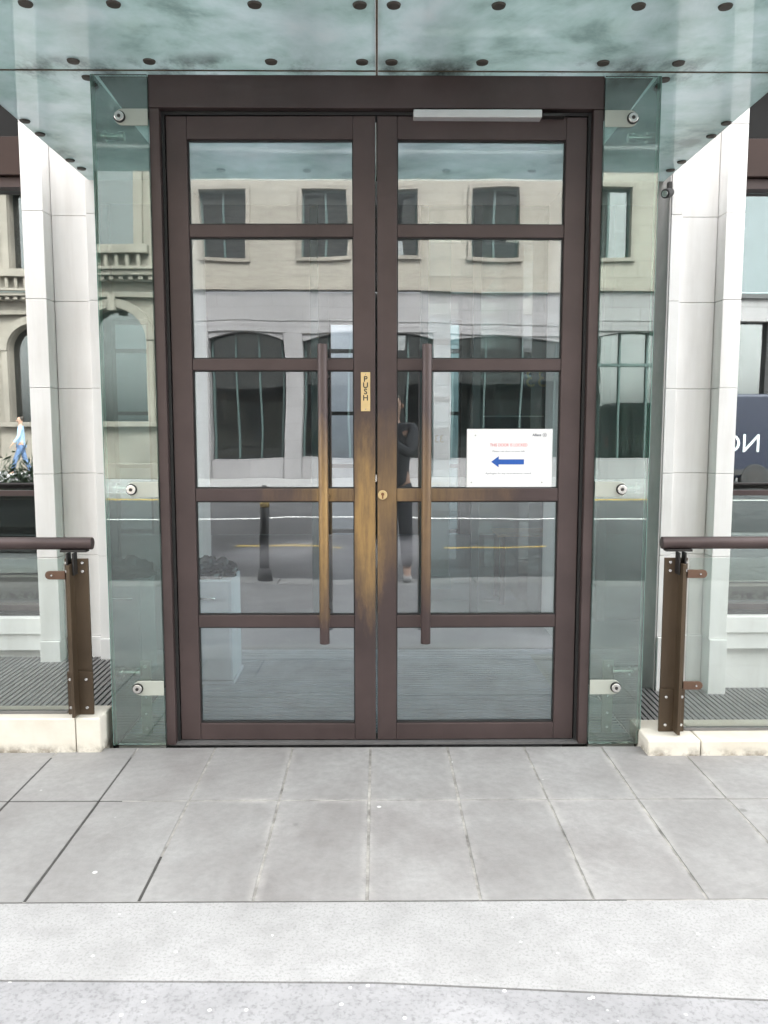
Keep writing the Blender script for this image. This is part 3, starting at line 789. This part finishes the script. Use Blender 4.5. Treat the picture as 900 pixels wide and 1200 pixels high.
# plain beige building with shop openings
pb = empty('beige_building', (2, -20, 0), 'plain beige stone building with square windows above shop openings, mirrored in the doors', 'building')
Yp = -19.3
x0b, x1b = -5.5, 9.6
core = MB(); bd = MB(); sl = MB(); wi = MB(); fr_ = MB()
core.box(x0b, x1b, -26, Yp - .6, 0, 15.5)
wx = [-4.55 + 2.72 * k for k in range(6)]
zr = [(5.22, 6.05), (7.9, 9.75), (11.5, 13.2), (14.9, 15.5)]
for a, c in zr: core.box(x0b, x1b, Yp - .5, Yp, a, c)
for (za, zb) in ((6.05, 7.9), (9.75, 11.5), (13.2, 14.9)):
    e = x0b
    for cx in wx:
        core.box(e, cx - .6, Yp - .5, Yp, za + .0005, zb - .0005); e = cx + .6
        sl.box(cx - .72, cx + .72, Yp + .003, Yp + .09, za - .10, za - .002)
        for (xa, xb, zc_, zd) in ((cx - .70, cx - .602, za, zb), (cx + .602, cx + .70, za, zb), (cx - .70, cx + .70, zb + .002, zb + .10)): sl.box(xa, xb, Yp + .003, Yp + .06, zc_, zd)
        wi.box(cx - .59, cx + .59, Yp - .24, Yp - .22, za + .01, zb - .01)
        fr_.box(cx - .03, cx + .03, Yp - .215, Yp - .17, za, zb).box(cx - .6, cx - .55, Yp - .215, Yp - .17, za, zb).box(cx + .55, cx + .6, Yp - .215, Yp - .17, za, zb)
        fr_.box(cx - .548, cx - .032, Yp - .214, Yp - .172, zb - .06, zb).box(cx + .032, cx + .548, Yp - .214, Yp - .172, zb - .06, zb)
    core.box(e, x1b, Yp - .5, Yp, za + .0005, zb - .0005)
bd.box(x0b, x1b, Yp - .5, Yp + .12, 4.3, 5.12).box(x0b, x1b, Yp - .4, Yp + .10, 4.02, 4.298)
sh_ = MB().box(x0b, x1b, Yp - .4, Yp + .22, 5.125, 5.215)
PX = [-5.28, -2.68, -.2, 2.13, 5.75, 8.6]
for k in range(6):
    cx = PX[k]
    bd.box(cx - .24, cx + .24, Yp - .4, Yp + .10, 0, 4.018)
    if k < 5:
        a, c = cx + .245, PX[k + 1] - .245; kk = (c - a - .12) / 2.05
        bd.box(a, c, Yp - .4, Yp + .02, 0, .55)
        wi.box(a, c, Yp - .30, Yp - .28, .56, 4.01)
        for q in (.03, .7, 1.38, 2.05): fr_.box(a + q * kk, a + q * kk + .05, Yp - .275, Yp - .2, .56, 4.01)
        fr_.box(a, c, Yp - .19, Yp - .16, 3.1, 3.18)
        for i_ in range(10):
            t0, t1 = i_ / 10, (i_ + 1) / 10
            f0, f1 = 3.84 + .66 * t0 * (1 - t0), 3.84 + .66 * t1 * (1 - t1)
            bd.prism([(a + (c - a) * t0, min(f0, 4.01)), (a + (c - a) * t1, min(f1, 4.01)), (a + (c - a) * t1, 4.018), (a + (c - a) * t0, 4.018)], Yp - .15, Yp + .05)
sh_.build('string_course', M['ornate'], pb)
core.build('wall', M['beige'], pb); bd.build('stone_band', M['band'], pb, .01); sl.build('sill', M['ornate'], pb)
wi.build('window', M['opp_glass'], pb); fr_.build('window_frame', M['teal_frame'], pb)
MB().box(x0b + .1, x1b - .1, Yp - .58, Yp - .52, .1, 15.4).build('dark_interior', M['opp_dark'], pb)
# grey rendered building further right
gb = empty('grey_building', (16, -20, 0), 'grey rendered building with pale band across the street, mirrored in the right window', 'building')
c_ = MB().box(9.65, 26, -26, Yp, 5.6, 15); c_.box(9.65, 26, -26, Yp - .6, 0, 5.6)
c_.build('wall', M['render'], gb)
MB().box(9.65, 26, Yp - .5, Yp + .1, 4.75, 5.45).box(9.65, 26, Yp - .4, Yp + .05, 0, .5).build('stone_band', M['band'], gb)
MB().box(9.65, 26, Yp - .4, Yp + .2, 5.455, 5.595).build('string_course', M['dark_frame'], gb)
w = MB(); q = MB(); x = 9.7
while x < 25.5:
    w.box(x + .05, x + 1.3, Yp - .35, Yp - .33, .51, 4.74); q.box(x + 1.3, x + 1.55, Yp - .4, Yp + .02, .51, 4.74); x += 1.55
w.build('window', M['opp_glass'], gb); q.build('pier', M['band'], gb)

# ------------------------------------------------------------------ street things seen only as reflections
def bollard(x, y, label):
    t = empty('bollard', (x, y, -.12 if y < -4.05 else 0), label, 'bollard', 'bollards along the kerb')
    z = 0
    m = MB(); m.cyl((x, y, z), (x, y, .84), .05, 20, .042).cyl((x, y, z + .002), (x, y, .12), .075, 20, .06)
    m.build('shaft', M['black_paint'], t)
    MB().cyl((x, y, .842), (x, y, .90), .052, 20, .02).build('cap', M['black_paint'], t)
    MB().cyl((x, y, .70), (x, y, .76), .0465, 20).build('gold_band', M['gold'], t)
bollard(-1.13, -3.9, 'black bollard with gold band at the kerb, mirrored in the left door')
bollard(1.9, -3.9, 'black bollard with gold band at the kerb, mirrored towards the right')

def planter(x, y, label):
    t = empty('planter', (x, y, 0), label, 'planter')
    MB().box(x - .6, x + .6, y - .25, y + .25, .0, .62).build('box', M['black_paint'], t, .01)
    MB().box(x - .56, x + .56, y - .21, y + .21, .622, .64).build('soil', M['soil'], t)
    lf = MB(); r_ = random.Random(5)
    for i in range(900):
        c = Vector((x + r_.gauss(0, .27), y + r_.gauss(0, .11), .66 + abs(r_.gauss(0, .17))))
        d_ = Vector((r_.uniform(-1, 1), r_.uniform(-1, 1), r_.uniform(.1, 1.4))).normalized(); u = d_.orthogonal().normalized()
        l_ = r_.uniform(.06, .16); w_ = .014
        lf.add([c, c + d_ * l_ * .5 + u * w_, c + d_ * l_, c + d_ * l_ * .5 - u * w_], [(0, 1, 2, 3)])
    lf.build('leaves', M['leaf'], t)
planter(-4.1, -2.55, 'black planter box of dark green shrubs at the left of the pavement')

def van(x, y):
    t = empty('delivery_van', (x, y, -.12), 'navy delivery van with pale side lettering parked across the street', 'van')
    z = -.12
    # side outline (XZ) with bonnet towards +x
    o_ = [(-2.5, .35), (-2.52, 1.2), (-2.42, 2.25), (-2.2, 2.36), (.95, 2.36), (1.25, 2.25), (1.85, 1.42), (2.45, 1.22), (2.58, .95), (2.6, .4), (2.45, .33)]
    m = MB().prism([(x + a, z + b_) for a, b_ in o_], y - .95, y + .95)
    m.build('body', M['van_blue'], t, .07, seg=4)
    MB().prism([(x + .95, z + 1.35), (x + .95, z + 2.1), (x + 1.22, z + 2.1), (x + 1.68, z + 1.42), (x + 1.66, z + 1.35)], y + .951, y + .958).prism([(x + .95, z + 1.35), (x + .95, z + 2.1), (x + 1.22, z + 2.1), (x + 1.68, z + 1.42), (x + 1.66, z + 1.35)], y - .958, y - .951).build('side_window', M['opp_glass'], t)
    MB().box(x - 2.45, x + 2.5, y + .952, y + .975, z + .42, z + .55).build('side_trim', M['rubber'], t, .005)
    for a in (-1.6, 1.65):
        for s_ in (-1, 1):
            wh = MB().cyl((x + a, y + s_ * .78, z + .34), (x + a, y + s_ * .99, z + .34), .34, 28).build('wheel', M['tyre'], t, .02)
            MB().cyl((x + a, y + s_ * .992, z + .34), (x + a, y + s_ * 1.0, z + .34), .2, 20).build('rim', M['dark_metal'], wh)
    for s_ in (-1, 1):
        MB().box(x + 2.5, x + 2.62, y + s_ * .65 - .16, y + s_ * .65 + .16, z + .72, z + .9).build('headlight', M['lamp'], t, .01)
        MB().box(x - 2.56, x - 2.5, y + s_ * .8 - .07, y + s_ * .8 + .07, z + .8, z + 1.2).build('tail_light', M['lamp_red'], t, .01)
        MB().box(x + 1.42, x + 1.55, y + s_ * 1.0 - .08, y + s_ * 1.0 + .08, z + 1.35, z + 1.6).build('wing_mirror', M['rubber'], t, .01)
    text('lettering', 'NG', .62, (x - 1.95, y + .953, z + .97), M['van_white'], t, 1, .002)
van(10.6, -13.3)

# ------------------------------------------------------------------ people
def skin_chain(name, nodes, edges, mat, parent, root=0, lvl=2, label=None):
    pw = wl(parent)
    me = bpy.data.meshes.new(name)
    me.from_pydata([Vector(n[0]) for n in nodes], edges, [])
    o = bpy.data.objects.new(name, me); col.objects.link(o)
    if parent: o.parent = parent
    me.materials.append(mat)
    o.modifiers.new('Skin', 'SKIN').use_smooth_shade = True
    sk = me.skin_vertices[0].data
    for i, n in enumerate(nodes):
        r_ = n[1]; sk[i].radius = r_ if hasattr(r_, '__len__') else (r_, r_)
        sk[i].use_root = (i == root)
    mm = o.modifiers.new('Sub', 'SUBSURF'); mm.levels = lvl; mm.render_levels = lvl
    if label: o['label'] = label
    return o

def person(loc, rz, label, top, legs, shoe, pose, h=1.74):
    t = empty('person', loc, label, 'person', rz=rz)
    k = h / 1.75
    V = lambda *a: Vector(a) * k
    hipz = .92
    fs = pose.get('feet', ((-.10, 0), (.10, .02)))
    hands = pose['hands']; elbows = pose['elbows']
    sh_ = [V(-.18, 0, 1.43), V(.18, 0, 1.43)]
    # +Y is where the person faces
    nodes = [(V(0, 0, .98), (.13, .10)), (V(0, 0, 1.15), (.125, .092)), (V(0, -.005, 1.34), (.145, .105)), (V(0, 0, 1.47), (.06, .06)),
             (V(0, .005, 1.54), (.05, .052)), (V(0, .015, 1.60), (.068, .078)), (V(0, .015, 1.68), (.076, .092)), (V(0, .005, 1.74), (.05, .06))]
    ed = [(0, 1), (1, 2), (2, 3), (3, 4), (4, 5), (5, 6), (6, 7)]
    for i in (0, 1):
        s = (-1, 1)[i]; n0 = len(nodes)
        nodes += [(sh_[i], .055), (V(*elbows[i]), .040), (V(*hands[i]), .028)]
        ed += [(2, n0), (n0, n0 + 1), (n0 + 1, n0 + 2)]
        n1 = len(nodes)
        fx, fy = fs[i]
        kn = V((s * .10 + fx) / 2, fy * .5 + .03, .50)
        nodes += [(V(s * .09, 0, .88), .085), (kn, .058), (V(fx, fy, .09), .040), (V(fx, fy + .15, .035), (.035, .03))]
        ed += [(0, n1), (n1, n1 + 1), (n1 + 1, n1 + 2), (n1 + 2, n1 + 3)]
        # hand : palm and five fingers
        d = (V(*hands[i]) - V(*elbows[i])).normalized()
        pal = V(*hands[i]) + d * .045
        n2 = len(nodes); nodes += [(pal, (.032, .016))]; ed += [(n0 + 2, n2)]
        side = Vector((0, 0, 1)).cross(d).normalized() if abs(d.z) < .8 else Vector((0, 1, 0))
        for f_ in range(4):
            off = side * ((f_ - 1.5) * .019); L_ = (.062, .074, .07, .055)[f_]
            n3 = len(nodes)
            nodes += [(pal + off + d * .045, .0085), (pal + off + d * (.045 + L_ * .55) + Vector((0, 0, -.008)), .0078), (pal + off + d * (.045 + L_ * .9) + Vector((0, 0, -.024)), .0065)]
            ed += [(n2, n3), (n3, n3 + 1), (n3 + 1, n3 + 2)]
        n3 = len(nodes); ts = side * (.034 * (1 if i == 0 else -1))
        nodes += [(pal + ts, .011), (pal + ts * 1.5 + d * .035, .009)]; ed += [(n2, n3), (n3, n3 + 1)]
    skin_chain('body', nodes, ed, M['skin'], t, lvl=2)
    # face
    fc = MB(); P = t.location
    def w(v): return Vector(v) * k + wl(t)
    for s in (-1, 1): fc.cyl(w((s * .03, .095, 1.665)), w((s * .03, .108, 1.665)), .010, 10)
    fc.build('eyes', M['hair'], t)
    fc = MB(); fc.add([w((-.014, .095, 1.62)), w((.014, .095, 1.62)), w((0, .128, 1.622)), w((0, .10, 1.67))], [(0, 1, 2), (0, 2, 3), (1, 3, 2), (0, 3, 1)])
    fc.build('nose', M['skin'], t)
    MB().box(*[c for a in ((w((-.022, 0, 0)).x, w((.022, 0, 0)).x), (w((0, .093, 0)).y, w((0, .103, 0)).y), (w((0, 0, 1.592)).z, w((0, 0, 1.599)).z)) for c in a]).build('mouth', simple('lips', (.3, .12, .1), .5), t)
    for s in (-1, 1): MB().cyl(w((s * .074, .005, 1.65)), w((s * .088, 0, 1.652)), .026, 12, .02).build('ear', M['skin'], t)
    skin_chain('hair', [(V(0, -.045, 1.62), (.072, .06)), (V(0, -.03, 1.70), (.082, .082)), (V(0, 0, 1.755), (.066, .074))], [(0, 1), (1, 2)], M['hair'], t)
    nodes = [(V(0, 0, .86), (.165, .135)), (V(0, 0, 1.15), (.148, .112)), (V(0, -.005, 1.34), (.168, .122)), (V(0, 0, 1.46), (.085, .08))]
    ed = [(0, 1), (1, 2), (2, 3)]
    for i in (0, 1):
        n0 = len(nodes); e_ = V(*elbows[i]); hd = V(*hands[i])
        nodes += [(sh_[i], .070), (e_, .054), (e_ + (hd - e_) * .9, .040)]; ed += [(2, n0), (n0, n0 + 1), (n0 + 1, n0 + 2)]
    skin_chain('jacket' if top is M['jacket'] else 'shirt', nodes, ed, top, t)
    nodes = [(V(0, 0, 1.0), (.145, .115))]; ed = []
    for i in (0, 1):
        s = (-1, 1)[i]; fx, fy = fs[i]; n0 = len(nodes)
        nodes += [(V(s * .09, 0, .87), .098), (V((s * .10 + fx) / 2, fy * .5 + .03, .50), .070), (V(fx, fy, .12), .056)]
        ed += [(0, n0), (n0, n0 + 1), (n0 + 1, n0 + 2)]
    skin_chain('trousers', nodes, ed, legs, t)
    for i in (0, 1):
        fx, fy = fs[i]
        skin_chain('shoe', [(V(fx, fy - .05, .045), (.042, .04)), (V(fx, fy + .06, .045), (.045, .04)), (V(fx, fy + .17, .035), (.042, .03))], [(0, 1), (1, 2)], shoe, t)
    return t
person((.24, -4.02, .0), 0, 'photographer in dark jacket holding up a phone, mirrored faintly in the right door', M['jacket'], M['trousers'], M['shoe'],
       dict(elbows=((-.30, .17, 1.20), (.14, .17, 1.20)), hands=((-.305, .285, 1.395), (-.18, .285, 1.395)), feet=((-.11, -.02), (.11, .04))))
ph = MB().box(-.038, .038, -3.6685, -3.661, 1.375, 1.53)
pho = ph.build('phone', M['phone'], None, .002, 'black phone held upright in the photographer\'s hands', 'phone')
person((-10.4, -17.0, 0), R(70), 'pedestrian in light blue shirt walking along the opposite pavement', M['blue_shirt'], M['blue_jeans'], M['shoe'],
       dict(elbows=((-.27, -.06, 1.16), (.27, .05, 1.16)), hands=((-.26, .08, .94), (.26, .20, .98)), feet=((-.09, -.25), (.09, .25))))

# ------------------------------------------------------------------ light and camera
w = bpy.data.worlds.new('World'); sc.world = w; w.use_nodes = True
nt_ = w.node_tree; bg = nt_.nodes['Background']
sky = nt_.nodes.new('ShaderNodeTexSky'); sky.sky_type = 'NISHITA'; sky.sun_disc = False
EL, AZ = 48, 25
sky.sun_elevation = R(EL); sky.sun_rotation = R(AZ); sky.air_density = 1.2; sky.dust_density = 4.0; sky.ozone_density = 1
hs = nt_.nodes.new('ShaderNodeHueSaturation'); hs.inputs['Saturation'].default_value = .06
nt_.links.new(sky.outputs[0], hs.inputs['Color']); nt_.links.new(hs.outputs[0], bg.inputs[0])
bg.inputs[1].default_value = .15
sun = bpy.data.lights.new('sun', 'SUN'); sun.energy = .75; sun.angle = R(20); sun.color = (1, .97, .93)
so = bpy.data.objects.new('sun', sun); col.objects.link(so)
# sun_rotation is clockwise from +Y
dirv = Vector((math.sin(R(AZ)) * math.cos(R(EL)), math.cos(R(AZ)) * math.cos(R(EL)), math.sin(R(EL))))
so.rotation_euler = (-dirv).to_track_quat('-Z', 'Y').to_euler(); so.location = dirv * 30

cam = bpy.data.cameras.new('camera'); co = bpy.data.objects.new('camera', cam); col.objects.link(co)
cam.sensor_fit = 'VERTICAL'; cam.sensor_height = 24; cam.lens = 19.2; cam.clip_end = 600; cam.clip_start = .02
co.location = (0, -3.65, 1.45)
co.rotation_euler = (R(90) - math.atan(100 / 960), 0, R(-.48))
sc.camera = co
sc.view_settings.view_transform = 'Standard'; sc.view_settings.look = 'None'; sc.view_settings.gamma = 1
sc.view_settings.exposure = 3.5
sc.cycles.max_bounces = 10; sc.cycles.transparent_max_bounces = 24; sc.cycles.glossy_bounces = 5; sc.cycles.diffuse_bounces = 4
sc.cycles.caustics_reflective = False; sc.cycles.caustics_refractive = False
sc.cycles.sample_clamp_indirect = 6
sc.cycles.use_denoising = True
